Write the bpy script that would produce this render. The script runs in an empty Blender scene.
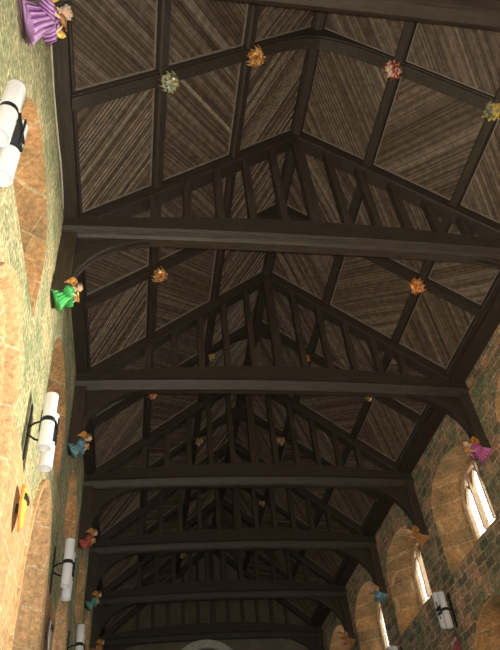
import bpy, bmesh, math, random
from math import sin, cos, pi, radians, sqrt
from mathutils import Vector, Matrix, geometry
random.seed(7)
S = bpy.context.scene
COL = S.collection

# ------------------------------------------------------------------ materials
def new_mat(name):
    m = bpy.data.materials.new(name); m.use_nodes = True
    nt = m.node_tree; nt.nodes.clear()
    out = nt.nodes.new('ShaderNodeOutputMaterial'); b = nt.nodes.new('ShaderNodeBsdfPrincipled')
    nt.links.new(b.outputs[0], out.inputs[0])
    return m, nt, b
def N(nt, kind, **kw):
    n = nt.nodes.new(kind)
    for k, v in kw.items():
        if k in n.inputs: n.inputs[k].default_value = v
        else: setattr(n, k, v)
    return n
def ramp(nt, stops):
    r = nt.nodes.new('ShaderNodeValToRGB'); e = r.color_ramp.elements
    while len(e) < len(stops): e.new(.5)
    for i, (p, c) in enumerate(stops): e[i].position = p; e[i].color = (*c, 1)
    return r
def mixc(nt, mode, fac, a, b):
    m = nt.nodes.new('ShaderNodeMix'); m.data_type = 'RGBA'; m.blend_type = mode
    if isinstance(fac, (int, float)): m.inputs[0].default_value = fac
    else: nt.links.new(fac, m.inputs[0])
    for i, v in ((6, a), (7, b)):
        if isinstance(v, tuple): m.inputs[i].default_value = (*v, 1)
        else: nt.links.new(v, m.inputs[i])
    return m.outputs[2]
def bump(nt, b, h, strength, dist):
    bp = N(nt, 'ShaderNodeBump'); bp.inputs['Strength'].default_value = strength; bp.inputs['Distance'].default_value = dist
    nt.links.new(h, bp.inputs['Height']); nt.links.new(bp.outputs[0], b.inputs['Normal'])

def simple(name, col, rough=.6, metal=0., var=.25, scale=12.):
    m, nt, b = new_mat(name)
    tc = N(nt, 'ShaderNodeTexCoord'); n = N(nt, 'ShaderNodeTexNoise'); n.inputs['Scale'].default_value = scale; n.inputs['Detail'].default_value = 4
    nt.links.new(tc.outputs['Object'], n.inputs['Vector'])
    r = ramp(nt, [(.3, tuple(c*(1-var) for c in col)), (.7, tuple(min(1, c*(1+var)) for c in col))])
    nt.links.new(n.outputs[0], r.inputs[0]); nt.links.new(r.outputs[0], b.inputs['Base Color'])
    b.inputs['Roughness'].default_value = rough; b.inputs['Metallic'].default_value = metal
    return m

def wood(name, col, stretch=(1, 1, 1), var=.45, rough=.55):
    m, nt, b = new_mat(name)
    tc = N(nt, 'ShaderNodeTexCoord'); mp = N(nt, 'ShaderNodeMapping'); mp.inputs['Scale'].default_value = stretch
    nt.links.new(tc.outputs['Object'], mp.inputs[0])
    n = N(nt, 'ShaderNodeTexNoise'); n.inputs['Scale'].default_value = 5; n.inputs['Detail'].default_value = 8; n.inputs['Roughness'].default_value = .65
    nt.links.new(mp.outputs[0], n.inputs['Vector'])
    r = ramp(nt, [(.28, tuple(c*(1-var) for c in col)), (.55, col), (.8, tuple(c*(1+var*1.6) for c in col))])
    nt.links.new(n.outputs[0], r.inputs[0]); nt.links.new(r.outputs[0], b.inputs['Base Color'])
    b.inputs['Roughness'].default_value = rough
    bump(nt, b, n.outputs[0], .5, .02)
    return m

def board_mat():
    m, nt, b = new_mat('boarding')
    at = N(nt, 'ShaderNodeAttribute'); at.attribute_name = 'tint'
    tc = N(nt, 'ShaderNodeTexCoord')
    n = N(nt, 'ShaderNodeTexNoise'); n.inputs['Scale'].default_value = 9; n.inputs['Detail'].default_value = 7; n.inputs['Roughness'].default_value = .7
    nt.links.new(tc.outputs['Object'], n.inputs['Vector'])
    r = ramp(nt, [(0, (.070, .047, .031)), (.5, (.125, .088, .060)), (1, (.30, .245, .185))])
    nt.links.new(at.outputs['Fac'], r.inputs[0])
    r2 = ramp(nt, [(.35, (.55, .55, .55)), (.7, (1.5, 1.45, 1.4))])
    nt.links.new(n.outputs[0], r2.inputs[0])
    c = mixc(nt, 'MULTIPLY', 1., r.outputs[0], r2.outputs[0])
    nt.links.new(c, b.inputs['Base Color']); b.inputs['Roughness'].default_value = .6
    return m

def stone(name, c1, c2, mortar, bw, bh, distort=.12, patch=((.8, .9, .75), (1.15, 1.0, .85)), bstr=.8, msize=.02, swirl=1.3, fine=(.55, 1.4)):
    m, nt, b = new_mat(name)
    tc = N(nt, 'ShaderNodeTexCoord'); sp = N(nt, 'ShaderNodeSeparateXYZ'); nt.links.new(tc.outputs['Object'], sp.inputs[0])
    ad = N(nt, 'ShaderNodeMath', operation='ADD'); nt.links.new(sp.outputs[0], ad.inputs[0]); nt.links.new(sp.outputs[1], ad.inputs[1])
    cb = N(nt, 'ShaderNodeCombineXYZ'); nt.links.new(ad.outputs[0], cb.inputs[0]); nt.links.new(sp.outputs[2], cb.inputs[1])
    nz = N(nt, 'ShaderNodeTexNoise'); nz.inputs['Scale'].default_value = swirl; nz.inputs['Detail'].default_value = 3
    nt.links.new(tc.outputs['Object'], nz.inputs['Vector'])
    sb = N(nt, 'ShaderNodeVectorMath', operation='SUBTRACT'); nt.links.new(nz.outputs[1], sb.inputs[0]); sb.inputs[1].default_value = (.5, .5, .5)
    sc = N(nt, 'ShaderNodeVectorMath', operation='SCALE'); nt.links.new(sb.outputs[0], sc.inputs[0]); sc.inputs[3].default_value = distort*4
    av = N(nt, 'ShaderNodeVectorMath', operation='ADD'); nt.links.new(cb.outputs[0], av.inputs[0]); nt.links.new(sc.outputs[0], av.inputs[1])
    br = N(nt, 'ShaderNodeTexBrick'); nt.links.new(av.outputs[0], br.inputs['Vector'])
    br.inputs['Scale'].default_value = 1; br.inputs['Brick Width'].default_value = bw; br.inputs['Row Height'].default_value = bh
    br.inputs['Mortar Size'].default_value = msize; br.inputs['Mortar Smooth'].default_value = .3; br.inputs['Bias'].default_value = 0
    br.offset = .43; br.squash = 1.35; br.squash_frequency = 3
    br.inputs['Color1'].default_value = (*c1, 1); br.inputs['Color2'].default_value = (*c2, 1); br.inputs['Mortar'].default_value = (*mortar, 1)
    pn = N(nt, 'ShaderNodeTexNoise'); pn.inputs['Scale'].default_value = 1.7; pn.inputs['Detail'].default_value = 6; pn.inputs['Roughness'].default_value = .6
    nt.links.new(tc.outputs['Object'], pn.inputs['Vector'])
    pr = ramp(nt, [(.35, patch[0]), (.65, patch[1])]); nt.links.new(pn.outputs[0], pr.inputs[0])
    fn = N(nt, 'ShaderNodeTexNoise'); fn.inputs['Scale'].default_value = 16; fn.inputs['Detail'].default_value = 8; fn.inputs['Roughness'].default_value = .7
    nt.links.new(tc.outputs['Object'], fn.inputs['Vector'])
    fr = ramp(nt, [(.32, (fine[0],)*3), (.68, (fine[1],)*3)]); nt.links.new(fn.outputs[0], fr.inputs[0])
    c = mixc(nt, 'MULTIPLY', 1., br.outputs[0], pr.outputs[0]); c = mixc(nt, 'MULTIPLY', 1., c, fr.outputs[0])
    nt.links.new(c, b.inputs['Base Color']); b.inputs['Roughness'].default_value = .9
    iv = N(nt, 'ShaderNodeMath', operation='SUBTRACT'); iv.inputs[0].default_value = 1; nt.links.new(br.outputs['Fac'], iv.inputs[1])
    h = N(nt, 'ShaderNodeMath', operation='ADD'); nt.links.new(iv.outputs[0], h.inputs[0]); nt.links.new(fn.outputs[0], h.inputs[1])
    bump(nt, b, h.outputs[0], bstr, .03)
    return m

def boss_mat(name, cols, scale=26.):
    m, nt, b = new_mat(name)
    tc = N(nt, 'ShaderNodeTexCoord'); v = N(nt, 'ShaderNodeTexVoronoi'); v.inputs['Scale'].default_value = scale
    nt.links.new(tc.outputs['Object'], v.inputs['Vector'])
    sp = N(nt, 'ShaderNodeSeparateColor'); nt.links.new(v.outputs['Color'], sp.inputs[0])
    r = ramp(nt, [(i/len(cols), c) for i, c in enumerate(cols)]); r.color_ramp.interpolation = 'CONSTANT'
    nt.links.new(sp.outputs[0], r.inputs[0]); nt.links.new(r.outputs[0], b.inputs['Base Color'])
    b.inputs['Roughness'].default_value = .35; b.inputs['Metallic'].default_value = .25
    return m

M = {}
M['timber_x'] = wood('timber_cross', (.045, .033, .022), (.6, 3, 6))
M['timber_y'] = wood('timber_long', (.046, .034, .023), (5, .5, 5))
M['timber_z'] = wood('timber_upright', (.058, .042, .028), (5, 5, .6))
M['bead'] = wood('moulding_edge', (.235, .20, .16), (2, 2, 2), .35)
M['board'] = board_mat()
M['tooth'] = wood('tooth_edge', (.10, .085, .065), (2, 2, 2), .35)
M['rubble_r'] = stone('rubble_stone', (.48, .35, .25), (.19, .17, .13), (.50, .47, .37), .40, .20, .032, ((.5, .68, .52), (1.5, 1.12, .92)), swirl=3.2, fine=(.3, 1.7), bstr=1.)
M['rubble_l'] = stone('brightened_rubble', (.62, .54, .36), (.42, .41, .27), (.72, .67, .48), .50, .24, .06, ((.6, .74, .58), (1.2, 1.1, .92)), bstr=1., swirl=2.6, fine=(.25, 1.75))  # left wall's stronger light partly put into a paler stone colour
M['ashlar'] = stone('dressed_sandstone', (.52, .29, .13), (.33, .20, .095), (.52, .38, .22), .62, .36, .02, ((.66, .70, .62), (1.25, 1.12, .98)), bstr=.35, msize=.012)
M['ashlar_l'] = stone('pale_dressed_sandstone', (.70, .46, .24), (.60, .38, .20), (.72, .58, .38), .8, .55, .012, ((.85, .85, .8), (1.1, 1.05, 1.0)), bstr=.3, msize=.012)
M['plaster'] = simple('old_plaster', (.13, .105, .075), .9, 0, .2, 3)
M['mullion'] = simple('mullion_stone', (.42, .27, .15), .85, 0, .25, 18)
M['flag'] = stone('floor_flags', (.20, .18, .15), (.15, .14, .12), (.08, .08, .07), .9, .9, .01, msize=.012)
M['white'] = simple('white_enamel', (.74, .76, .76), .35, 0, .05, 4)
M['black'] = simple('black_metal', (.015, .015, .015), .5, .3, .2)
M['lead'] = simple('lead_came', (.04, .04, .045), .6, .3, .2)
M['copper'] = simple('copper_pipe', (.62, .30, .14), .4, .4, .15)
M['cable'] = simple('cream_cable', (.50, .46, .36), .6, 0, .15)
M['skin'] = simple('painted_flesh', (.74, .47, .33), .5, 0, .12)
M['hair'] = simple('painted_brown_hair', (.20, .13, .07), .6, 0, .3, 40)
M['greyhair'] = simple('painted_grey_hair', (.42, .38, .32), .6, 0, .3, 40)
M['gold'] = boss_mat('gilding', [(.75, .45, .08), (.55, .30, .05), (.85, .60, .15)], 40)
M['wing'] = boss_mat('orange_wing_paint', [(.55, .24, .05), (.35, .14, .04), (.70, .36, .08)], 30)
M['eye'] = simple('painted_eye', (.02, .015, .01), .3, 0, 0)
M['lip'] = simple('painted_lip', (.50, .10, .08), .4, 0, 0)
M['lute'] = simple('varnished_wood', (.28, .14, .05), .35, 0, .3)
g, nt, b = new_mat('leaded_glass')
nt.nodes.remove(b)
tr = N(nt, 'ShaderNodeBsdfTransparent'); tr.inputs[0].default_value = (.93, .96, .95, 1)
tl = N(nt, 'ShaderNodeBsdfTranslucent'); tl.inputs[0].default_value = (.85, .9, .9, 1)
mx = N(nt, 'ShaderNodeMixShader'); mx.inputs[0].default_value = .25
nt.links.new(tr.outputs[0], mx.inputs[1]); nt.links.new(tl.outputs[0], mx.inputs[2])
nt.links.new(mx.outputs[0], [n for n in nt.nodes if n.type == 'OUTPUT_MATERIAL'][0].inputs[0])
M['glass'] = g
def robe_mat(name, c, c2):
    m, nt, b = new_mat(name)
    at = N(nt, 'ShaderNodeAttribute'); at.attribute_name = 'tint'
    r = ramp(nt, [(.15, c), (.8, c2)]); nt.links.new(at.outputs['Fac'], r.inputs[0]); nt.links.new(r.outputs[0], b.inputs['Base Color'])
    b.inputs['Roughness'].default_value = .45
    return m

# ------------------------------------------------------------------ mesh helpers
class MB:
    def __init__(s): s.v = []; s.f = []; s.mi = []; s.t = []
    def add(s, vs, fs, mi=0, tint=.5):
        o = len(s.v); s.v += [tuple(v) for v in vs]
        for f in fs: s.f.append([i+o for i in f]); s.mi.append(mi); s.t.append(tint)
    def box(s, x0, x1, y0, y1, z0, z1, mi=0):
        vs = [(x, y, z) for x in (x0, x1) for y in (y0, y1) for z in (z0, z1)]
        s.add(vs, [(0, 1, 3, 2), (4, 6, 7, 5), (0, 4, 5, 1), (2, 3, 7, 6), (0, 2, 6, 4), (1, 5, 7, 3)], mi)
    def prism_y(s, poly, y0, y1, mi=0):          # poly in (x,z)
        n = len(poly); vs = [(x, y0, z) for x, z in poly]+[(x, y1, z) for x, z in poly]
        s.add(vs, [tuple(range(n)), tuple(range(2*n-1, n-1, -1))]+[(i, i+n, (i+1) % n+n, (i+1) % n) for i in range(n)], mi)
    def prism_x(s, poly, x0, x1, mi=0):          # poly in (y,z)
        n = len(poly); vs = [(x0, y, z) for y, z in poly]+[(x1, y, z) for y, z in poly]
        s.add(vs, [tuple(range(n)), tuple(range(2*n-1, n-1, -1))]+[(i, i+n, (i+1) % n+n, (i+1) % n) for i in range(n)], mi)
    def tube(s, pts, rad, n=12, mi=0, caps=True, sx=1.):
        pts = [Vector(p) for p in pts]; rs = rad if isinstance(rad, (list, tuple)) else [rad]*len(pts)
        o = len(s.v); up = None
        for i, p in enumerate(pts):
            d = (pts[min(i+1, len(pts)-1)]-pts[max(i-1, 0)]).normalized()
            if up is None: up = Vector((0, 0, 1)) if abs(d.z) < .9 else Vector((0, 1, 0))
            a = d.cross(up).normalized(); c = a.cross(d).normalized(); up = c
            for k in range(n):
                t = 2*pi*k/n; s.v.append(tuple(p+(a*cos(t)*sx+c*sin(t))*rs[i]))
        L = len(pts)
        for i in range(L-1):
            for k in range(n):
                s.f.append([o+i*n+k, o+i*n+(k+1) % n, o+(i+1)*n+(k+1) % n, o+(i+1)*n+k]); s.mi.append(mi); s.t.append(.5)
        if caps:
            s.f.append([o+k for k in range(n)][::-1]); s.mi.append(mi); s.t.append(.5)
            s.f.append([o+(L-1)*n+k for k in range(n)]); s.mi.append(mi); s.t.append(.5)
    def ell(s, c, r, rot=None, n=14, m=9, mi=0):
        c = Vector(c); o = len(s.v); R = rot or Matrix.Identity(3)
        vs = []
        for i in range(m+1):
            ph = pi*i/m
            for k in range(n):
                t = 2*pi*k/n; vs.append(tuple(c+R@Vector((r[0]*sin(ph)*cos(t), r[1]*sin(ph)*sin(t), r[2]*cos(ph)))))
        fs = [(i*n+k, (i+1)*n+k, (i+1)*n+(k+1) % n, i*n+(k+1) % n) for i in range(m) for k in range(n)]
        s.add(vs, fs, mi)
    def build(s, name, mats, parent=None, smooth=False, bevel=0, merge=True):
        me = bpy.data.meshes.new(name); me.from_pydata(s.v, [], s.f)
        for m in (mats if isinstance(mats, (list, tuple)) else [mats]): me.materials.append(m)
        me.polygons.foreach_set('material_index', s.mi)
        if len(set(s.t)) > 1:
            a = me.attributes.new('tint', 'FLOAT', 'FACE'); a.data.foreach_set('value', s.t)
        bm = bmesh.new(); bm.from_mesh(me)
        if merge: bmesh.ops.remove_doubles(bm, verts=bm.verts, dist=1e-5)
        bmesh.ops.recalc_face_normals(bm, faces=bm.faces); bm.to_mesh(me); bm.free()
        if smooth: me.polygons.foreach_set('use_smooth', [True]*len(me.polygons))
        o = bpy.data.objects.new(name, me); COL.objects.link(o)
        if parent: o.parent = parent
        if bevel:
            md = o.modifiers.new('bevel', 'BEVEL'); md.width = bevel; md.segments = 2; md.limit_method = 'ANGLE'; md.angle_limit = radians(40)
        return o
def empty(name, loc=(0, 0, 0), rz=0):
    o = bpy.data.objects.new(name, None); COL.objects.link(o); o.location = loc; o.rotation_euler = (0, 0, rz); o.empty_display_size = .1
    return o
def tag(o, label=None, cat=None, group=None, kind=None):
    if label: o['label'] = label
    if cat: o['category'] = cat
    if group: o['group'] = group
    if kind: o['kind'] = kind
    return o
def kids(o): return [c for c in bpy.data.objects if c.parent == o]
def copy_tree(o, parent=None):
    c = o.copy(); COL.objects.link(c)
    if parent: c.parent = parent
    for ch in kids(o): copy_tree(ch, c)
    return c

# ------------------------------------------------------------------ dimensions (metres)
Y1, D = 2.98, 3.9585
OFF = {0: -.20, .5: -.19, 2: .12, 3: .2, 5: -.1}
def ty(k): return Y1+k*D+OFF.get(k, 0)                     # near face of truss k
XL, XR = -4.26, 4.0                          # inner edges of the wall plates
WL, WR = -4.50, 4.35                         # wall faces
ZP, RISE = 11.108, 3.33
def zr(x): return ZP+RISE*(1-abs(x)/4)       # underside of the boarding
ZPB = 10.72                                  # underside of wall plates
PUR = [-3.01, -1.49, 1.44, 2.96]
YA, YB = ty(-1), ty(6)+.17                   # extent of the roof
KS = range(0, 7)

# ------------------------------------------------------------------ roof covering
roof = tag(empty('ceiling'), kind='structure')
sk = MB()
for x0, x1 in ((WL-.1, 0), (0, WR+.1)):
    a, b = zr(x0)+.05, zr(x1)+.05
    sk.prism_y([(x0, a), (x1, b), (x1, b+.12), (x0, a+.12)], YA-.3, YB+.7)
sk.build('roof_deck', M['timber_y'], roof)
def clip(poly, a, b, c):                      # keep a*u+b*v<=c
    out = []
    for i in range(len(poly)):
        p, q = poly[i], poly[(i+1) % len(poly)]; dp = a*p[0]+b*p[1]-c; dq = a*q[0]+b*q[1]-c
        if dp <= 0: out.append(p)
        if dp*dq < 0:
            t = dp/(dp-dq); out.append((p[0]+(q[0]-p[0])*t, p[1]+(q[1]-p[1])*t))
    return out
def panel(y0, y1, xa, xb, sgn):
    """diagonal boards between y0..y1 and x=xa..xb; sgn gives the slant"""
    cs = 4/sqrt(16+RISE*RISE)
    U = y1-y0; V = abs(xb-xa)/cs
    mb = MB()
    def P(u, v, h):
        x = xa+(xb-xa)*v/V; s = 1 if x > 0 else -1
        nx, nz = -s*RISE/5.204*-1, 4/5.204    # outward normal of the slope
        return (x-h*nx*1.0, y0+u, zr(x)-h*nz)
    w = .066; ang = radians(45+random.uniform(-4, 4)); dx, dy = cos(ang), sin(ang)*sgn; nx, ny = -dy, dx
    rng = [nx*u+ny*v for u in (0, U) for v in (0, V)]; t = min(rng)
    while t < max(rng):
        poly = [(0, 0), (U, 0), (U, V), (0, V)]
        pl = clip(clip(poly, nx, ny, t+w-.008), -nx, -ny, -t-.002)
        if len(pl) >= 3:
            n = len(pl); h = random.uniform(.006, .016)
            tint = min(1, max(0, random.gauss(.42, .17)))
            vs = [P(u, v, h) for u, v in pl]+[P(u, v, -.03) for u, v in pl]
            mb.add(vs, [tuple(range(n)), tuple(range(2*n-1, n-1, -1))]+[(i, i+n, (i+1) % n+n, (i+1) % n) for i in range(n)], 0, tint)
        pl = clip(clip(poly, nx, ny, t+w+.001), -nx, -ny, -t-w+.008)
        if len(pl) >= 3 and random.random() < .5:
            n = len(pl)
            vs = [P(u, v, .024) for u, v in pl]+[P(u, v, -.03) for u, v in pl]
            mb.add(vs, [tuple(range(n)), tuple(range(2*n-1, n-1, -1))]+[(i, i+n, (i+1) % n+n, (i+1) % n) for i in range(n)], 0, random.choice((.7, .95, 1.)))
        t += w
    mb.build('board_panel', [M['board'], M['bead']], roof, merge=False)
    eb = MB()
    e = .022
    for (u0, u1, v0, v1) in ((0, U, 0, e), (0, U, V-e, V), (0, e, 0, V), (U-e, U, 0, V)):
        vs = [P(u, v, .035) for u, v in ((u0, v0), (u1, v0), (u1, v1), (u0, v1))]+[P(u, v, -.01) for u, v in ((u0, v0), (u1, v0), (u1, v1), (u0, v1))]
        eb.add(vs, [(0, 1, 2, 3), (7, 6, 5, 4)]+[(i, i+4, (i+1) % 4+4, (i+1) % 4) for i in range(4)])
    eb.build('panel_edging', M['bead'], roof)
RW = .13                                      # half width of intermediate rafter
for j in range(-2, 12):                       # half bays
    k = j/2; A = (j % 2 == 1)                 # A: intermediate rafter -> truss
    if A: y0, y1 = ty(k)+.10+RW, ty(k+.5)
    else: y0, y1 = ty(k)+.34, ty(k+.5)+.10-RW
    # sgn=+1: going away (u+) rises with v (v measured from xa upward to ridge)
    L = [(XL, PUR[0]-.075, -1 if A else 1), (PUR[0]+.075, PUR[1]-.075, 1), (PUR[1]+.075, -.11, -1)]
    Rr = [(XR, PUR[3]+.075, -1 if A else 1), (PUR[3]-.075, PUR[2]+.075, 1 if A else -1), (PUR[2]-.075, .11, -1)]
    for xa, xb, s in L+Rr: panel(y0, y1, xa, xb, s)

# ------------------------------------------------------------------ longitudinal timbers
def slope_bar(mb, x, hw, dep, y0, y1):
    s = 1 if x > 0 else -1; c = 4/5.204; q = RISE/5.204
    poly = []
    for u, h in ((-hw, 0), (hw, 0), (hw, dep-.03), (hw-.03, dep), (-hw+.03, dep), (-hw, dep-.03)):
        xx = x+u*c; poly.append((xx-h*s*q, zr(xx)-h*c+.02))
    mb.prism_y(poly, y0, y1)
purl = {-3.01: 'lower oak purlin along the left roof slope beside the left wall plate',
        -1.49: 'upper oak purlin along the left roof slope next to the ridge',
        1.44: 'upper oak purlin along the right roof slope next to the ridge',
        2.96: 'lower oak purlin along the right roof slope above the windows'}
for x in PUR:
    mb = MB(); slope_bar(mb, x, .095, .16, YA-.2, YB)
    tag(mb.build('purlin', M['timber_y']), purl[x], 'roof beam', 'long purlins of the roof')
mb = MB(); zt = zr(0)
mb.prism_y([(-.13, zt-.06), (0, zt+.04), (.13, zt-.06), (.12, zt-.22), (.07, zt-.27), (-.07, zt-.27), (-.12, zt-.22)], YA-.2, YB)
tag(mb.build('ridge_beam', M['timber_y']), 'dark oak ridge beam running down the crown of the roof', 'roof beam')
for side, xi, xw, nm in ((-1, XL, WL, 'dark oak wall plate with toothed edge on top of the left wall'), (1, XR, WR, 'dark oak wall plate with toothed edge on top of the right wall')):
    root = tag(empty('wall_plate', (xi, YA, ZPB)), nm, 'roof beam', 'wall plates')
    mb = MB(); xo = xw+side*.12-xi; xa_, xb_ = sorted((0, xo))
    mb.box(xa_, xb_, -.2, YB-YA, 0, .44)
    mb.build('plate', M['timber_y'], root, bevel=.02)
    mb = MB(); xa_, xb_ = sorted((0.0, -side*.05)); mb.box(xa_, xb_, -.2, YB-YA, .10, .20)
    mb.build('roll_moulding', M['timber_y'], root, bevel=.02)
    mb = MB(); y = -.1; comb = [(-.2, .24)]
    while y < YB-YA-.2:
        comb += [(y, .225), (y, .19), (y+.05, .19), (y+.05, .225)]; y += .2
    comb += [(YB-YA, .225), (YB-YA, .25), (-.2, .25)]
    a_, b_ = sorted((-side*.0, -side*.045)); mb.prism_x(comb, a_, b_)
    mb.build('tooth_moulding', M['tooth'], root)

# ------------------------------------------------------------------ trusses
truss_label = ['oak truss cut off at the top of the photo, above the purple-robed angel',
 'oak truss whose tie beam crosses the photo just above the green-robed angel in front',
 'oak truss ending over the magenta-robed angel beside the nearest window',
 'oak truss between the red-robed angel and the angel in orange-brown',
 'oak truss over the small teal-robed angel, deep in the shade',
 'second farthest oak truss, barely visible in the shade',
 'closed oak truss set against the end wall with plaster between its studs']
def zsoff(x): return 10.36                    # straight bottom
def ztop(x): return 10.75+.30*(1-(x/4.1)**2)
for k in KS:
    y0, y1 = ty(k), ty(k)+.34
    root = tag(empty('roof_truss', (0, y0+.17, 0)), truss_label[k], 'roof truss', 'tie beam trusses of the nave roof')
    def B(mb, name, mat, bevel=.015):
        o = mb.build(name, mat, root, bevel=bevel); o.location = (0, -(y0+.17), 0); return o
    # tie beam: cambered, moulded under edge
    xs = [WL-.1+(WR-WL+.2)*i/24 for i in range(25)]
    mb = MB()
    bot = lambda x: 10.34+.10*(1-(x/4.1)**2)
    prof = [(0, .12), (.05, .04), (.09, 0), (.25, 0), (.29, .04), (.34, .12)]   # underside section (y, lift)
    vs = []
    for x in xs:
        ring = [(x, y0+py, bot(x)+pz) for py, pz in prof]+[(x, y0+.36, bot(x)+.16), (x, y0+.34, bot(x)+.2), (x, y1, ztop(x)), (x, y0, ztop(x)), (x, y0, bot(x)+.24), (x, y0-.03, bot(x)+.20), (x, y0-.03, bot(x)+.16)]
        vs += ring
    n = 13; fs = [tuple(range(n)), tuple(range(len(vs)-1, len(vs)-n-1, -1))]
    for i in range(len(xs)-1):
        for q in range(n): fs.append((i*n+q, i*n+(q+1) % n, (i+1)*n+(q+1) % n, (i+1)*n+q))
    mb.add(vs, fs); B(mb, 'tie_beam', M['timber_x'], 0)
    for s in (-1, 1):
        xe = (WL-.05) if s < 0 else (WR+.05)
        mb = MB(); mb.prism_y([(xe, zr(xe)+.02), (0, zr(0)+.02), (0, zr(0)-.34), (xe, zr(xe)-.34)], y0+.02, y1-.02); B(mb, 'principal_rafter', M['timber_x'])
    for i in range(-5, 6):
        x = i*.6; hw = .072 if i else .11
        zt_, zb_ = zr(x)-.30, ztop(x)-.03
        if zt_-zb_ < .15: continue
        mb = MB(); mb.prism_y([(x-hw, zb_), (x+hw, zb_), (x+hw, zr(x+hw)-.28), (x, zr(x)-.28), (x-hw, zr(x-hw)-.28)], y0+.08, y1-.08)
        B(mb, 'king_post' if i == 0 else 'stud', M['timber_z'])
    for s in (-1, 1):
        xw, xi = (WL, -4.25) if s < 0 else (WR, 4.10)
        mb = MB(); a_, b_ = sorted((xw-s*.002, xi)); mb.box(a_, b_, y0+.03, y1-.03, 9.12, 10.45); B(mb, 'wall_post', M['timber_z'])
        mb = MB(); mb.prism_y([(xw-s*.002, 9.13), (xi-s*.05, 9.13), (xi-s*.05, 9.06), (xi, 8.98), (xw-s*.002, 8.88)], y0-.0, y1+.0); B(mb, 'corbel_block', M['timber_z'])
        cx, cz = 1.55, 1.28               # brace spans 1.55 m along the beam, 1.28 m down the post
        P1, P2 = [], []
        for q in range(17):
            t = pi/2*q/16
            P1.append((xi-s*(cx-cx*cos(t)**1.0), 10.42-cz+cz*sin(t)))
            P2.append((xi-s*(cx-(cx+.24)*cos(t)), 10.42-cz+(cz+.2)*sin(t)))
        mb = MB()
        for q in range(16):
            mb.prism_y([P1[q], P1[q+1], P2[q+1], P2[q]], y0+.09, y1-.09)
        B(mb, 'curved_brace', M['timber_x'], 0)
        mb = MB()
        for q in range(16):
            mb.prism_y([P1[q], P1[q+1], (P1[q+1][0], 10.5), (P1[q][0], 10.5)] if q < 15 else [P1[q], P1[q+1], (P1[q+1][0], 10.5), (P1[q][0], 10.5)], y0+.14, y1-.14)
        B(mb, 'spandrel_panel', M['timber_x'], 0)

# ------------------------------------------------------------------ intermediate rafters
int_label = ['bare cambered rafter out of the camera field behind the first bosses'] + [
 'intermediate rafter carrying the nearest row of four gilded bosses',
 'intermediate rafter carrying the two orange-gold bosses behind the nearest whole tie beam',
 'intermediate rafter between the second and third whole tie beams',
 'intermediate rafter between the third and fourth whole tie beams',
 'intermediate rafter between the fourth and fifth whole tie beams',
 'intermediate rafter nearest the end wall']
for i, k in enumerate([.5, 1.5, 2.5, 3.5, 4.5, 5.5]):
    yc = ty(k)+.10
    mb = MB(); d = .20
    under = []
    for x in [XL+.01, -3, -2, -1.2, -.9, -.6, -.3, 0, .3, .6, .9, 1.2, 2, 3, XR-.01]:
        z = zr(x)-d
        if abs(x) < 1.2: z = zr(1.2)-d+ (RISE*1.2/4)*(1-(abs(x)/1.2)**1.6)*.62
        under.append((x, z))
    for (xa, za), (xb, zb) in zip(under[:-1], under[1:]):
        mb.prism_y([(xa, za), (xb, zb), (xb, zr(xb)+.02), (xa, zr(xa)+.02)], yc-RW+.03, yc+RW-.03)
        mb.prism_y([(xa, za+.05), (xb, zb+.05), (xb, zr(xb)+.02), (xa, zr(xa)+.02)], yc-RW, yc+RW)
    tag(mb.build('intermediate_rafter', M['timber_x'], merge=False), int_label[i+1], 'roof beam', 'intermediate rafters')

# ------------------------------------------------------------------ roof bosses
def petal(mb, ang, r0, r1, w, zc, curl, mi=0):
    n = 5; L = []; Rr = []; T = []
    for i in range(n+1):
        t = i/n; r = r0+(r1-r0)*t; ww = w*sin(pi*min(1, .12+.88*t)**.8) if t < 1 else .004
        z = zc-curl*(1-(2*t-1)**2)-.01
        c = Vector((cos(ang), sin(ang), 0)); p = Vector((-sin(ang), cos(ang), 0))
        L.append(c*r-p*ww+Vector((0, 0, z+.015))); Rr.append(c*r+p*ww+Vector((0, 0, z+.015))); T.append(c*r+Vector((0, 0, z-.018)))
    B_ = [(L[i]+Rr[i])/2+Vector((0, 0, .03)) for i in range(n+1)]
    vs = L+T+Rr+B_; m = n+1; fs = []
    for a in range(4):
        for i in range(n): fs.append((a*m+i, a*m+i+1, ((a+1) % 4)*m+i+1, ((a+1) % 4)*m+i))
    fs += [(0, m, 2*m, 3*m), (n, 3*m+n, 2*m+n, m+n)]
    mb.add(vs, fs, mi)
def make_boss(mat, core):
    root = empty('roof_boss')
    mb = MB(); mb.ell((0, 0, -.02), (.11, .11, .075), n=18, m=9); mb.tube([(0, 0, .10), (0, 0, -.02)], .06)
    mb.build('boss_core', core, root, smooth=True)
    mb = MB()
    for i in range(11): petal(mb, 2*pi*i/11+random.uniform(-.1, .1), .05, .150+random.uniform(-.015, .02), .058, .0, .08)
    mb.build('outer_foliage', mat, root)
    mb = MB()
    for i in range(8): petal(mb, 2*pi*i/8+.3, .02, .125, .045, -.06, .05)
    for i in range(40):
        a = random.uniform(0, 2*pi); r = random.uniform(0, .15); mb.ell((r*cos(a), r*sin(a), -.10), (.017, .017, .02), n=8, m=5)
    mb.build('inner_foliage', mat, root)
    return root
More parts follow.
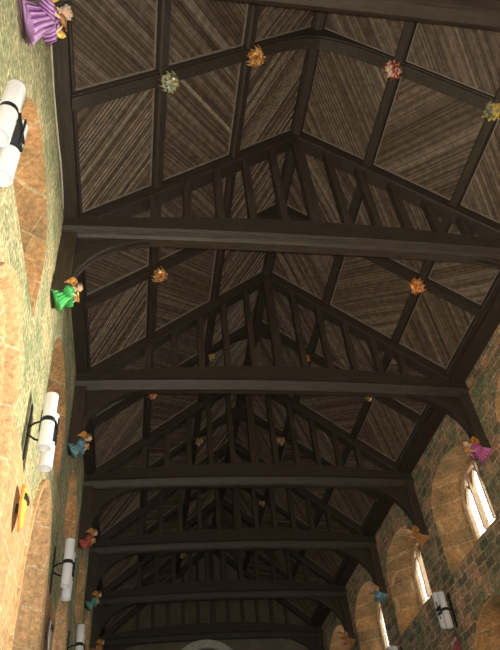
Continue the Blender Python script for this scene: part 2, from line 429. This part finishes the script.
BM = {'gilt_green': boss_mat('boss_gilt_green', [(.75, .55, .14), (.30, .36, .22), (.12, .14, .09), (.55, .52, .40)]),
      'copper': boss_mat('boss_copper_gold', [(.62, .27, .06), (.80, .45, .16), (.35, .14, .04)]),
      'red': boss_mat('boss_red_white', [(.50, .07, .05), (.75, .62, .52), (.28, .05, .04), (.70, .45, .25)]),
      'yellow': boss_mat('boss_yellow', [(.80, .58, .10), (.16, .17, .11), (.60, .45, .12), (.3, .3, .22)]),
      'orange': boss_mat('boss_orange', [(.85, .30, .06), (.90, .52, .22), (.45, .12, .03)]),
      'dull': boss_mat('boss_dull', [(.42, .30, .12), (.16, .13, .08), (.6, .42, .18)])}
protos = {}
def boss(key, i, x, label, sc=1.0):
    sc *= 1.15; x = min(PUR, key=lambda p_: abs(p_-x))
    if key not in protos: o = protos[key] = make_boss(BM[key], BM[key])
    else: o = copy_tree(protos[key])
    s = 1 if x > 0 else -1
    c, q = 4/5.204, RISE/5.204; hh = .235
    o.location = (x-hh*s*q, ty(.5+i)+.10, zr(x)-hh*c+.0)
    o.rotation_euler = (0, s*math.atan(RISE/4), 0) if x else (0, 0, 0)
    o.scale = (sc, sc, sc)
    tag(o, label, 'roof boss', 'carved bosses on the roof timbers')
boss('gilt_green', 0, -2.98, 'carved green and gold boss, leftmost of the nearest row')
boss('copper', 0, -1.46, 'coppery gold carved boss, second from the left in the nearest row')
boss('red', 0, 1.46, 'red and white carved boss in the nearest row right of the ridge')
boss('yellow', 0, 2.98, 'yellow and dark green carved boss at the right edge of the photo')
boss('copper', 1, -2.98, 'gold brown boss on the left slope to the right of the green-robed angel', .95)
boss('orange', 1, 2.98, 'bright orange gold boss on the right slope under the nearest whole tie beam', 1.1)
boss('orange', 2, -2.98, 'small reddish boss just under the second whole tie beam at left', .75)
boss('yellow', 2, -1.46, 'tiny yellow boss above the second whole tie beam at left', .55)
boss('orange', 2, 1.46, 'small orange boss above the second whole tie beam right of the ridge', .7)
boss('dull', 2, 2.98, 'small dull gold boss just under the second whole tie beam at right', .85)
boss('dull', 3, -1.46, 'faint dull gold boss above the third whole tie beam at left', .8)
boss('dull', 3, 1.46, 'faint dull gold boss above the third whole tie beam at right', .85)
boss('dull', 4, 1.46, 'faint dull boss in the dark above the fourth whole tie beam', .7)
boss('dull', 5, -1.46, 'faint dull boss deepest in the dark near the end wall', .8)

# ------------------------------------------------------------------ walls
def arch(c, hw, zb, zs, rise, n=24, p=2.0, e=1.0):
    """closed opening outline in (y,z), bottom near corner first"""
    pts = [(c-hw, zb)]
    for i in range(n+1):
        a = pi-pi*i/n; t = cos(a); s = max(0, sin(a))
        pts.append((c+hw*abs(t)**(2/p)*(1 if t > 0 else -1), zs+rise*s**(2/p*e)))
    pts.append((c+hw, zb))
    return pts
WC = lambda b: ty(b)+.17+D/2                  # bay centre for bay b (between truss b and b+1)
winout = lambda c, side=1: arch(c, 1.36, 7.62, 9.05, .93, p=2.25) if side > 0 else arch(c+.06, 1.20, 7.62, 8.62, .84, p=2.0)
ZS = {1: 9.12, -1: 8.62}
winin = lambda c, side=1: arch(c, .88, 8.18, ZS[side], .72, p=2.0)
BAYS = list(range(-1, 6))
def archout(c, side):
    return arch(c+.18, 1.15, 0, 4.9, 2.05, p=2.0) if side < 0 else arch(c, 1.6, 0, 4.5, 1.95, p=2.0)
def archin(c, side, q=0.):
    return arch(c+.18, .62+q, 0, 4.9, 1.52+q, p=2.0) if side < 0 else arch(c, 1.0+q, 0, 4.5, 1.35+q, p=2.0)
def wall_face(x, holes, name_mb, y0, y1, z0, z1):
    outer = [(y0, z0), (y1, z0), (y1, z1), (y0, z1)]
    polys = [[Vector((y, z, 0)) for y, z in outer]]+[[Vector((y, z, 0)) for y, z in h[::-1]] for h in holes]
    tris = geometry.tessellate_polygon(polys)
    flat = [(x, v[0], v[1]) for p in polys for v in p]
    name_mb.add(flat, [tuple(t) for t in tris])
def loft(mb, rings, closed=False):            # rings: list of (x, outline)
    n = len(rings[0][1])
    vs = [(x, y, z) for x, o in rings for y, z in o]
    fs = []
    for i in range(len(rings)-1):
        for k in range(n if closed else n-1):
            fs.append((i*n+k, i*n+(k+1) % n, (i+1)*n+(k+1) % n, (i+1)*n+k))
    mb.add(vs, fs)
WT = .65                                      # reveal depth
wn = 0
for side, xw, nm, mat in ((-1, WL, 'wall_left', M['rubble_l']), (1, WR, 'wall_right', M['rubble_r'])):
    mb = MB(); ya, yb = YA-.3, YB+.35
    zlo = .6
    ho = [winout(WC(b), side) for b in BAYS]; hi = [winin(WC(b), side) for b in BAYS]; zs = ZS[side]
    def lift(o): return [(y, max(z, .05)) for y, z in o]
    ao = [lift(archout(WC(b), side)) for b in BAYS]; ai = [lift(archin(WC(b), side)) for b in BAYS]
    wall_face(xw, ho+ao, mb, ya, yb, 0, 11.1)
    wall_face(xw+side*(WT+.25), hi+ai, mb, ya, yb, 0, 11.1)
    for (z,) in ((11.1,),):
        mb.add([(xw, ya, z), (xw, yb, z), (xw+side*(WT+.25), yb, z), (xw+side*(WT+.25), ya, z)], [(0, 1, 2, 3)])
    w = mb.build(nm, mat); tag(w, kind='structure')
    for b in BAYS:
        c = WC(b); wn += 1
        # --- clerestory window
        win = tag(empty('window_%d' % wn, (xw, c, 7.62)), kind='structure')
        def B(m_, name, mat_, bevel=0, smooth=False):
            o = m_.build(name, mat_, win, bevel=bevel, smooth=smooth); o.location = (-xw, -c, -7.62); return o
        m_ = MB(); o0 = winout(c, side); o1 = winin(c, side)
        mid = [((1-.5)*a[0]+.5*b_[0], (1-.5)*a[1]+.5*b_[1]) for a, b_ in zip(o0, o1)]
        loft(m_, [(xw-side*.004, o0), (xw+side*WT*.5, mid), (xw+side*WT, o1), (xw+side*(WT+.25), o1)], True)
        B(m_, 'window_reveal', M['ashlar'])
        # frame, mullions, tracery
        xg = xw+side*(WT+.02); d = .16
        m_ = MB(); o2 = arch(c, .80, 8.24, zs, .66); loft(m_, [(xg-side*.0, o1), (xg-side*.05, arch(c, .85, 8.2, zs, .70)), (xg, o2), (xg+side*d, o2), (xg+side*d, o1)], True)
        B(m_, 'window_frame', M['mullion'])
        ws = [(-.80, -.29), (-.24, .24), (.29, .80)]
        for ym in (-.265, .265):
            m_ = MB(); m_.prism_x([(c+ym-.025, 8.24), (c+ym+.025, 8.24), (c+ym+.03, zs+.60), (c+ym-.03, zs+.60)], xg-side*.06, xg+side*d*.9); B(m_, 'mullion', M['mullion'], .012)
        for (a_, b_), zh in zip(ws, (zs+.02, zs+.22, zs+.02)):
            # cusped light head: stone plate with a trefoil cut
            m_ = MB(); cc = c+(a_+b_)/2; hw = (b_-a_)/2+.01
            inner = []
            for i in range(17):
                t = pi-pi*i/16; r = 1-.20*abs(sin(2.0*t+.0))*(.6 if i in (0, 16) else 1)
                inner.append((cc+hw*.92*cos(t)*r, zh+.30*sin(t)*r+(.05*(1-abs(cos(t))))))
            top = []
            for yv, zv in inner:
                tt = min(1, abs(yv-c)/.87); ztp = zs+.70*sqrt(max(0, 1-tt*tt)); top.append((yv, max(zv+.03, min(ztp, zh+.36))))
            for i in range(16):
                m_.prism_x([inner[i], inner[i+1], top[i+1], top[i]], xg+side*.02, xg+side*.10)
            B(m_, 'tracery', M['mullion'])
        # panes with lead lattice
        for (a_, b_) in ws:
            m_ = MB(); n = 10
            pts = [(c+a_-.02, 8.22)]+[(c+a_-.02+(b_-a_+.04)*i/n, zs+.70*sqrt(max(0, 1-(min(.999, abs(a_-.02+(b_-a_+.04)*i/n)/.87))**2))) for i in range(n+1)]+[(c+b_+.02, 8.22)]
            m_.prism_x(pts, xg+side*.085, xg+side*.092)
            p_ = B(m_, 'pane', M['glass'])
            m_ = MB(); q = 8.22
            def leadbar(y0_, z0_, y1_, z1_):
                dy, dz = y1_-y0_, z1_-z0_; L_ = sqrt(dy*dy+dz*dz); ny_, nz_ = -dz/L_*.0025, dy/L_*.0025
                m_.prism_x([(y0_-ny_, z0_-nz_), (y1_-ny_, z1_-nz_), (y1_+ny_, z1_+nz_), (y0_+ny_, z0_+nz_)], xg+side*.078, xg+side*.086)
            wd = b_-a_; z_ = 8.24
            while z_+wd*.5 < zs+.1:
                for h in (0, 1):
                    leadbar(c+a_+h*wd/2, z_, c+a_+(h+1)*wd/2, z_+wd*.38); leadbar(c+a_+h*wd/2, z_+wd*.38, c+a_+(h+1)*wd/2, z_)
                z_ += wd*.38
            o = B(m_, 'leading', M['lead'])
            for zz in (8.55, zs):
                m_.box(xg+side*.05-.005, xg+side*.05+.005, c+a_, c+b_, zz-.005, zz+.005)
        # --- arcade arch mouldings
        ar = tag(empty('trim_%d' % wn, (xw, c, 0)), kind='structure')
        steps = 15; rings = []
        O, I = archout(c, side), archin(c, side)
        rings.append((xw-side*.06, [(a[0]+(a[0]-b2[0])*.12, a[1]+(a[1]-b2[1])*.10) for a, b2 in zip(O, I)]))
        rings.insert(0, (xw+side*.01, rings[0][1]))
        for i in range(steps*2+1):
            f = i/(steps*2); bulge = .075*abs(sin(f*pi*4))
            rings.append((xw-side*.03+side*(f*.55)-side*bulge, [(a[0]*(1-f)+b2[0]*f+(b2[0]-a[0])*bulge*.4, a[1]*(1-f)+b2[1]*f) for a, b2 in zip(O, I)]))
        rings.append((xw+side*(WT+.25), I))
        m_ = MB(); loft(m_, rings)
        o = m_.build('arch_mouldings', M['ashlar_l'] if side < 0 else M['ashlar'], ar); o.location = (-xw, -c, 0)
    # aisle beyond the arcade
    xa, xb = xw+side*(WT+.25), xw+side*4.2
    m_ = MB(); a_, b_ = sorted((xb, xb+side*.3)); m_.box(a_, b_, ya, yb, 0, 7.5)
    tag(m_.build('wall_aisle_left' if side < 0 else 'wall_aisle_right', M['plaster']), kind='structure')
    m_ = MB(); a_, b_ = sorted((xa, xb+side*.3)); m_.box(a_, b_, ya, yb, 7.15, 7.35)
    tag(m_.build('ceiling_aisle_left' if side < 0 else 'ceiling_aisle_right', M['plaster']), kind='structure')
# pier facings of dressed stone on the left wall
for b in range(-1, 6):
    yk = ty(b+1)+.17
    m_ = MB(); y0_, y1_ = WC(b)+.18+1.15+.02, WC(b+1)+.18-1.15-.02
    pts = [(y0_, .1), (y1_, .1), (y1_, 4.9), (y1_+.05, 5.5), (y1_+.28, 6.05), (yk+.45, 6.12), (yk+.1, 5.98), (yk-.35, 6.1), (y0_-.28, 6.05), (y0_-.05, 5.5), (y0_, 4.9)]
    m_.prism_x(pts, WL-.01, WL+.025); tag(m_.build('trim_%d' % (30+b), M['ashlar_l']), kind='structure')
# end walls, floor
m_ = MB(); ye = YB+.02
m_.prism_y([(WL-4.6, 0), (WR+4.6, 0), (WR+4.6, 7.4), (WR+.3, 7.4), (WR+.3, zr(WR+.3)), (0, zr(0)), (WL-.3, zr(WL-.3)), (WL-.3, 7.4), (WL-4.6, 7.4)], ye, ye+.4)
tag(m_.build('wall_end', M['plaster']), kind='structure')
m_ = MB(); m_.prism_y([(WL-4.6, 0), (WR+4.6, 0), (WR+4.6, 7.4), (WR+.3, 7.4), (WR+.3, zr(WR+.3)), (0, zr(0)), (WL-.3, zr(WL-.3)), (WL-.3, 7.4), (WL-4.6, 7.4)], YA-.6, YA-.25)
tag(m_.build('wall_behind', M['plaster']), kind='structure')
m_ = MB(); m_.box(WL-4.6, WR+4.6, YA-.6, ye+.4, -.2, 0); tag(m_.build('floor', M['flag']), kind='structure')
# hood moulding of the end window
m_ = MB(); O = []; I = []
for i in range(25):
    t = pi-pi*i/24; O.append((-.35+1.5*cos(t), 8.9+1.55*sin(t))); I.append((-.35+1.2*cos(t), 8.9+1.25*sin(t)))
for i in range(24): m_.prism_y([O[i], O[i+1], I[i+1], I[i]], ye-.12, ye+.02)
tag(m_.build('trim_40', simple('pale_hood_stone', (.45, .42, .34), .8)), kind='structure')

# ------------------------------------------------------------------ wall lights
def make_light():
    root = empty('wall_light')
    m_ = MB(); m_.box(0, .018, -.045, .045, -.40, .40); m_.build('back_plate', M['black'], root, bevel=.006)
    for q, (yy, dz) in enumerate(((-.15, .05), (.15, -.05))):
        m_ = MB(); R_ = .084
        def ring(z0, z1, R0, n=28):
            vs = [(.26+R0*cos(2*pi*i/n), yy+R0*sin(2*pi*i/n), z) for z in (z0, z1) for i in range(n)]
            r2 = R0-.008; vs += [(.26+r2*cos(2*pi*i/n), yy+r2*sin(2*pi*i/n), z) for z in (z0, z1) for i in range(n)]
            fs = []
            for i in range(n):
                j = (i+1) % n
                fs += [(i, j, n+j, n+i), (2*n+j, 2*n+i, 3*n+i, 3*n+j), (i, 2*n+i, 2*n+j, j), (n+i, n+j, 3*n+j, 3*n+i)]
            m_.add(vs, fs)
        ring(.035+dz, .40+dz, R_); ring(-.40+dz, -.035+dz, R_)
        # inner diffuser
        m_.tube([(.26, yy, dz+.10), (.26, yy, dz+.12)], R_-.012, 24); m_.tube([(.26, yy, dz-.12), (.26, yy, dz-.10)], R_-.012, 24)
        t_ = m_.build('lamp_tube', M['white'], root, smooth=False)
        m_ = MB(); m_.tube([(.26, yy, dz-.045), (.26, yy, dz+.045)], R_-.004, 28); m_.build('centre_band', M['black'], t_)
        m_ = MB(); m_.tube([(.015, yy*.3, dz*.5), (.09, yy*.7, dz), (.19, yy, dz)], .014, 10); m_.box(.165, .18, yy-.02, yy+.02, dz-.16, dz+.16); m_.build('bracket_arm', M['black'], root)
    m_ = MB(); m_.box(.355, .37, -.015, .015, -.20, .20)
    for zz in (-.06, .06): m_.box(.27, .36, -.14, .14, zz-.012, zz+.012)
    m_.build('front_bar', M['black'], root)
    return root
light0 = make_light(); used = False
LP = [(-1, k, 6.52) for k in (0, 1, 2, 3, 4)]+[(1, k, 6.98) for k in (1, 3, 4)]
names = {(-1, 0): 'white twin-tube wall light high on the left edge, nearest the camera, below the purple-robed angel',
 (-1, 1): 'white twin-tube wall light on the left wall above the painted yellow shield',
 (-1, 2): 'white twin-tube wall light on the left wall next to the red-robed angel',
 (-1, 3): 'white twin-tube wall light at the bottom edge of the left wall',
 (-1, 4): 'farthest white wall light on the left wall, below the frame',
 (1, 3): 'white twin-tube wall light on the right wall beside the second window, above the red shield',
 (1, 4): 'white twin-tube wall light on the right wall at the foot of the third window',
 (1, 1): 'white wall light added out of view on the right wall nearest the camera'}  # right-hand fixture nearest the camera is unseen, added to go with the fill spot
for s, k, z in LP:
    if (s, k) == (-1, 4): continue
    o = copy_tree(light0) if used else light0; used = True
    o.location = (WL+.0 if s < 0 else WR-.0, ty(k)+.17+((.02 if s < 0 else 0) if k == 0 else 0)-(.25 if s > 0 else 0), z+(.10 if k == 0 else 0)); o.rotation_euler = (0, 0, 0 if s < 0 else pi)
    tag(o, names[(s, k)], 'wall light', 'twin tube wall lights')

# ------------------------------------------------------------------ painted shields
def make_shield(cols, label, loc, rz):
    root = empty('painted_shield', loc, rz)
    out = [(-.17, .22), (0, .25), (.17, .22), (.18, .0), (.13, -.16), (0, -.30), (-.13, -.16), (-.18, .0)]
    m_ = MB(); m_.prism_x(out, .06, .085); m_.build('shield_board', cols[0], root, bevel=.01)
    inn = [(y*.84, z*.84) for y, z in out]
    m_ = MB(); n = len(inn); vs = [(.088+.02*(1-(y/.18)**2), y, z) for y, z in inn]+[(.08, y, z) for y, z in inn]+[(.115, 0, 0)]
    m_.add(vs, [(i, (i+1) % n, 2*n) for i in range(n)]+[(i, i+n, (i+1) % n+n, (i+1) % n) for i in range(n)]); m_.build('painted_field', cols[1], root)
    m_ = MB(); m_.prism_x([(-.13, .12), (.13, .17), (.13, .10), (-.13, .05)], .10, .122); m_.build('painted_band', cols[2], root)
    m_ = MB(); m_.box(0, .07, -.02, .02, -.05, .05); m_.build('bracket', M['black'], root)
    return tag(root, label, 'shield', 'painted shields under the wall lights')
c_or = simple('shield_orange', (.55, .25, .05), .4); c_y = simple('shield_yellow', (.85, .62, .12), .4); c_k = simple('shield_black_white', (.04, .035, .03), .4, 0, .9, 30)
c_r = simple('shield_red', (.45, .05, .05), .4); c_w = simple('shield_white', (.62, .60, .55), .4); c_b = simple('shield_brown', (.10, .05, .04), .5)
make_shield((c_or, c_y, c_k), 'yellow and orange painted shield with a black mark under the second left wall light', (WL+.024, ty(1)+.17, 5.46), radians(0))
make_shield((c_b, c_w, c_k), 'pale grey painted shield low on the left wall under the third wall light', (WL, ty(2)+.17, 5.45), 0)
make_shield((c_b, c_r, c_w), 'small red and white painted shield on the right wall under the wall light', (WR, ty(3)+.1, 6.22), pi)

# ------------------------------------------------------------------ pipe and cable
m_ = MB(); m_.tube([(WR-.03, 8.6, 10.42), (WR-.03, 11.25, 10.42)], .014, 10)
tag(m_.build('conduit_pipe', M['copper'], smooth=True), 'thin copper-coloured pipe along the right wall under the wall plate', 'pipe')
m_ = MB(); m_.tube([(WL+.03+.01*sin(i*1.3), 3.3+i*.42, 10.60+.02*sin(i*2.1)) for i in range(9)], .014, 8)
tag(m_.build('electric_cable', M['cable'], smooth=True), 'cream cable running under the left wall plate beside the purple-robed angel', 'cable')

# ------------------------------------------------------------------ angels
def rotm(d):                                   # matrix whose z axis is d
    return Vector(d).to_track_quat('Z', 'Y').to_matrix()
def make_angel(robe, robe2, hair, item):
    root = empty('carved_angel')
    # body: one remeshed surface. local +x points out of the wall
    mb = MB()
    mb.tube([(.03, 0, -.20), (.07, 0, -.17), (.16, 0, -.09), (.23, 0, -.03), (.28, 0, .01)], [.07, .085, .08, .095, .06], 18, sx=1.25)
    mb.tube([(.26, 0, 0), (.32, 0, .045), (.36, 0, .075)], [.045, .033, .033], 14)
    hc = Vector((.395, 0, .095)); fd = Vector((.93, 0, -.36)).normalized(); upd = Vector((.36, 0, .93))
    RH = Matrix((fd, Vector((0, 1, 0)), upd)).transposed()
    def H(x, y, z): return hc+RH@Vector((x, y, z))
    mb.ell(hc, (.066, .055, .078), RH, 20, 14); mb.ell(H(.018, 0, -.035), (.044, .038, .040), RH)
    mb.ell(H(.066, 0, -.008), (.016, .010, .020), RH, 10, 8); mb.ell(H(.050, 0, -.060), (.018, .016, .013), RH, 10, 8)
    for s in (-1, 1):
        mb.ell(H(-.002, s*.056, -.004), (.012, .008, .020), RH, 8, 6)
        mb.ell(H(.052, s*.022, .016), (.012, .016, .006), RH, 8, 6)
        sh = Vector((.245, s*.095, -.005)); el = Vector((.22, s*.155, -.13)); wr = Vector((.325, s*.075, -.135))
        mb.tube([sh-Vector((.02, s*.03, 0)), sh, el, wr], [.04, .042, .032, .020], 14)
        pd = (Vector((.40, s*.02, -.10))-wr).normalized(); pc = wr+pd*.025
        mb.ell(pc, (.016, .024, .034), rotm(pd), 12, 8)
        sd = Vector((0, 0, 1))
        for q, ln in enumerate((.030, .036, .034, .026)):
            st = pc+pd*.022+sd*(.018-.012*q); md = st+pd*ln*.6; en = md+(pd*.6+Vector((.0, -s*.8, 0))).normalized()*ln*.6
            mb.tube([st-pd*.012, st, md, en], [.0065, .0068, .0062, .005], 8)
        th = pc+sd*.014; mb.tube([th, th+Vector((-.012, -s*.012, .016)), th+Vector((.004, -s*.022, .03))], [.008, .007, .0055], 8)
    tmp = mb.build('body', M['skin'], None, merge=False)
    md = tmp.modifiers.new('r', 'REMESH'); md.mode = 'VOXEL'; md.voxel_size = .0045; md.use_smooth_shade = True
    sm = tmp.modifiers.new('s', 'SMOOTH'); sm.factor = .5; sm.iterations = 2
    dg = bpy.context.evaluated_depsgraph_get(); me = bpy.data.meshes.new_from_object(tmp.evaluated_get(dg), depsgraph=dg)
    me.materials.clear(); me.materials.append(M['skin']); bpy.data.objects.remove(tmp)
    body = bpy.data.objects.new('body', me); COL.objects.link(body); body.parent = root
    # painted features
    for s in (-1, 1):
        m_ = MB(); m_.ell(H(.058, s*.022, .003), (.008, .010, .006), RH, 10, 6); m_.build('eye', M['eye'], body, smooth=True)
    m_ = MB(); m_.ell(H(.058, 0, -.036), (.008, .015, .005), RH, 10, 6); m_.build('mouth', M['lip'], body, smooth=True)
    # hair: cap with curls round the head
    m_ = MB(); m_.ell(H(-.014, 0, .020), (.066, .064, .074), RH, 18, 12)
    for i in range(26):
        a = random.uniform(.55, 2*pi-.55); zz = random.uniform(-.05, .05); m_.ell(H(-.012+.056*cos(a)*(-1 if False else 1)*1., .060*sin(a), zz) if abs(a-pi) < 1.9 else H(.02, .055*(1 if a < pi else -1), .04), (.018, .016, .017), RH, 8, 6)
    m_.build('hair', hair, root, smooth=True)
    # pleated gown
    def gown(mb, axis, rad, pl, amp, phase=0, sx=1.2, n=96):
        pts = [Vector(p) for p in axis]; o = len(mb.v); L = len(pts)
        for i, p in enumerate(pts):
            d = (pts[min(i+1, L-1)]-pts[max(i-1, 0)]).normalized(); a = Vector((0, 1, 0)); c = d.cross(a).normalized()
            for k in range(n):
                t = 2*pi*k/n; r = rad[i]*(1+amp*(i/(L-1))**.7*(abs(sin(pl*t/2+phase+.3*sin(3*t)))*2-1))
                mb.v.append(tuple(p+a*cos(t)*r*sx+c*sin(t)*r))
        for i in range(L-1):
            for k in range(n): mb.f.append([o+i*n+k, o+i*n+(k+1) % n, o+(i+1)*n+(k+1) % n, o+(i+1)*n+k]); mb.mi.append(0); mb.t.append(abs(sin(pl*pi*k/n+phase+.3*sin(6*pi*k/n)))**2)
        for i in (0, L-1):
            mb.f.append([o+i*n+k for k in range(n)]); mb.mi.append(0); mb.t.append(.5)
    m_ = MB(); gown(m_, [(.315, 0, .035), (.29, 0, .02), (.25, 0, -.015), (.19, 0, -.07), (.12, 0, -.12), (.06, 0, -.17), (.01, 0, -.22)], [.050, .085, .110, .105, .115, .135, .155], 15, .13)
    m_.build('gown', robe, root, smooth=True)
    m_ = MB()
    for i in range(22):
        t = 2*pi*i/22; m_.ell((.305+.02*sin(t), .068*cos(t), .03+.06*sin(t)*.6), (.016, .016, .013), None, 8, 6)
    m_.build('collar', robe2, root, smooth=True)
    for s in (-1, 1):
        m_ = MB(); gown(m_, [(.25, s*.085, .005), (.235, s*.125, -.06), (.225, s*.155, -.13), (.27, s*.115, -.14), (.315, s*.085, -.14)], [.055, .062, .062, .058, .066], 9, .2, .5, 1.0, 48)
        m_.build('sleeve', robe, root, smooth=True)
        # wing: fan of feathers raised behind the shoulder
        m_ = MB(); rt = Vector((.13, s*.09, .02))
        for r_, (cnt, ln, off) in enumerate(((11, .27, 0), (9, .20, .014), (6, .13, .028))):
            for i in range(cnt):
                a = radians(-16+62*i/(cnt-1)); d = Vector((cos(a), s*(.30+.10*cos(a)), sin(a)*.75)).normalized(); l = ln*(1-.25*abs(i/(cnt-1)-.35))
                Rm = rotm(d); m_.ell(rt+d*l*.55+Vector((0, s*off, 0)), (.024, .011, l*.5), Rm, 10, 8)
        m_.ell(rt, (.05, .03, .05))
        m_.build('wing', M['gold'] if item == 'lute' else M['wing'], root, smooth=True)
    if item == 'lute':
        m_ = MB(); m_.ell((.385, -.01, -.085), (.035, .055, .075), rotm((.2, .7, .5)), 16, 10); m_.tube([(.39, .03, -.05), (.40, .12, .03)], [.013, .010], 8); m_.box(.385, .405, .11, .14, .02, .045)
        m_.build('lute', M['lute'], root, smooth=True)
    elif item == 'scroll':
        m_ = MB(); m_.tube([(.40, -.10, -.11), (.405, -.03, -.105), (.405, .03, -.105), (.40, .10, -.11)], [.018, .014, .014, .018], 12); m_.build('scroll', M['gold'], root, smooth=True)
    return root
R = {'purple': (robe_mat('purple_paint', (.14, .03, .18), (.52, .30, .54)), M['gold']),
     'green': (robe_mat('green_paint', (.02, .30, .05), (.10, .58, .16)), M['gold']),
     'blue': (robe_mat('blue_paint', (.08, .20, .28), (.20, .36, .42)), M['gold']),
     'red': (robe_mat('red_paint', (.40, .05, .05), (.60, .14, .10)), M['gold']),
     'teal': (robe_mat('teal_paint', (.06, .26, .22), (.16, .40, .34)), M['gold']),
     'magenta': (robe_mat('magenta_paint', (.36, .05, .20), (.62, .16, .38)), M['gold']),
     'brown': (robe_mat('orange_brown_paint', (.36, .15, .05), (.55, .28, .10)), M['gold'])}
AN = [(-1, 0, 'purple', 'grey', 'lute', 'carved angel in a striped purple robe with gold wings, top left corner'),
      (-1, 1, 'green', 'brown', 'scroll', 'carved angel in a bright green robe on the left wall'),
      (-1, 2, 'blue', 'brown', 'scroll', 'carved angel in a slate blue robe on the left wall, near the second wall light'),
      (-1, 3, 'red', 'brown', 'scroll', 'carved angel in a red robe on the left wall'),
      (-1, 4, 'teal', 'brown', 'scroll', 'small carved angel in a teal robe on the left wall'),
      (-1, 5, 'brown', 'brown', 'scroll', 'tiny dim carved angel at the bottom of the left wall'),
      (1, 2, 'magenta', 'brown', 'scroll', 'carved angel in a magenta robe in front of the nearest window on the right'),
      (1, 3, 'brown', 'brown', 'scroll', 'carved orange-brown angel at the head of the second window on the right'),
      (1, 4, 'blue', 'grey', 'scroll', 'carved angel in a blue robe at the head of the third window on the right'),
      (1, 5, 'brown', 'brown', None, 'small dim carved angel at the head of the farthest window on the right')]
ANG = {}
for s, k, rc, hr, it, lab in AN:
    key = it
    if key not in ANG:
        o = ANG[key] = make_angel(R[rc][0], R[rc][1], M['greyhair'] if hr == 'grey' else M['hair'], it)
    else:
        o = copy_tree(ANG[key])
        for c in kids(o):
            base = c.name.split('.')[0]
            if base in ('gown', 'sleeve', 'hair'):
                c.material_slots[0].link = 'OBJECT'; c.material_slots[0].material = (M['greyhair'] if hr == 'grey' else M['hair']) if base == 'hair' else R[rc][0]
    o.location = (WL+.045 if s < 0 else WR-.055, ty(k)+.17+(.04 if k == 0 else 0), 9.02 if s > 0 else 9.10)
    o.rotation_euler = (0, 0, 0 if s < 0 else pi); o.scale = (1.0, 1.15, 1.15) if k == 0 else (.86, .98, .98) if s < 0 else (1, 1.05, 1.05)
    tag(o, lab, 'angel figure', 'carved angels under the wall posts')

# ------------------------------------------------------------------ light
w = bpy.data.worlds.new('World'); S.world = w; w.use_nodes = True
bg = w.node_tree.nodes['Background']; bg.inputs[0].default_value = (.93, .97, 1, 1); bg.inputs[1].default_value = 9.0
def lamp(kind, name, loc, power, col, **kw):
    l = bpy.data.lights.new(name, kind); l.energy = power; l.color = col
    for k_, v in kw.items(): setattr(l, k_, v)
    o = bpy.data.objects.new(name, l); o.location = loc; COL.objects.link(o); return o
lamp('POINT', 'camera_flash', (-3.07+.02, -.05, 1.68), 2600, (1, .96, .88), shadow_soft_size=.04)

def spot(loc, tgt, power, ang, name):
    o = lamp('SPOT', name, loc, power, (1, .93, .76), shadow_soft_size=.12, spot_size=radians(ang), spot_blend=.9)
    o.rotation_euler = (Vector(tgt)-Vector(loc)).to_track_quat('-Z', 'Y').to_euler()
spot((WR-.5, ty(1)+.17, 6.6), (-4.5, 5.9, 6.1), 4600, 66, 'left_wall_fill')  # added fill spot that brightens the left wall, not the tubes' own light
# ------------------------------------------------------------------ camera
cam = bpy.data.cameras.new('camera'); co = bpy.data.objects.new('camera', cam); COL.objects.link(co)
co.location = (-3.071, 0, 1.6); co.rotation_euler = (2.33418, .08505, -.13796)
cam.sensor_width = 36; cam.lens = 36*651.25/650; cam.clip_end = 200
S.camera = co
S.view_settings.view_transform = 'Standard'; S.view_settings.look = 'None'; S.view_settings.exposure = 0; S.view_settings.gamma = 1
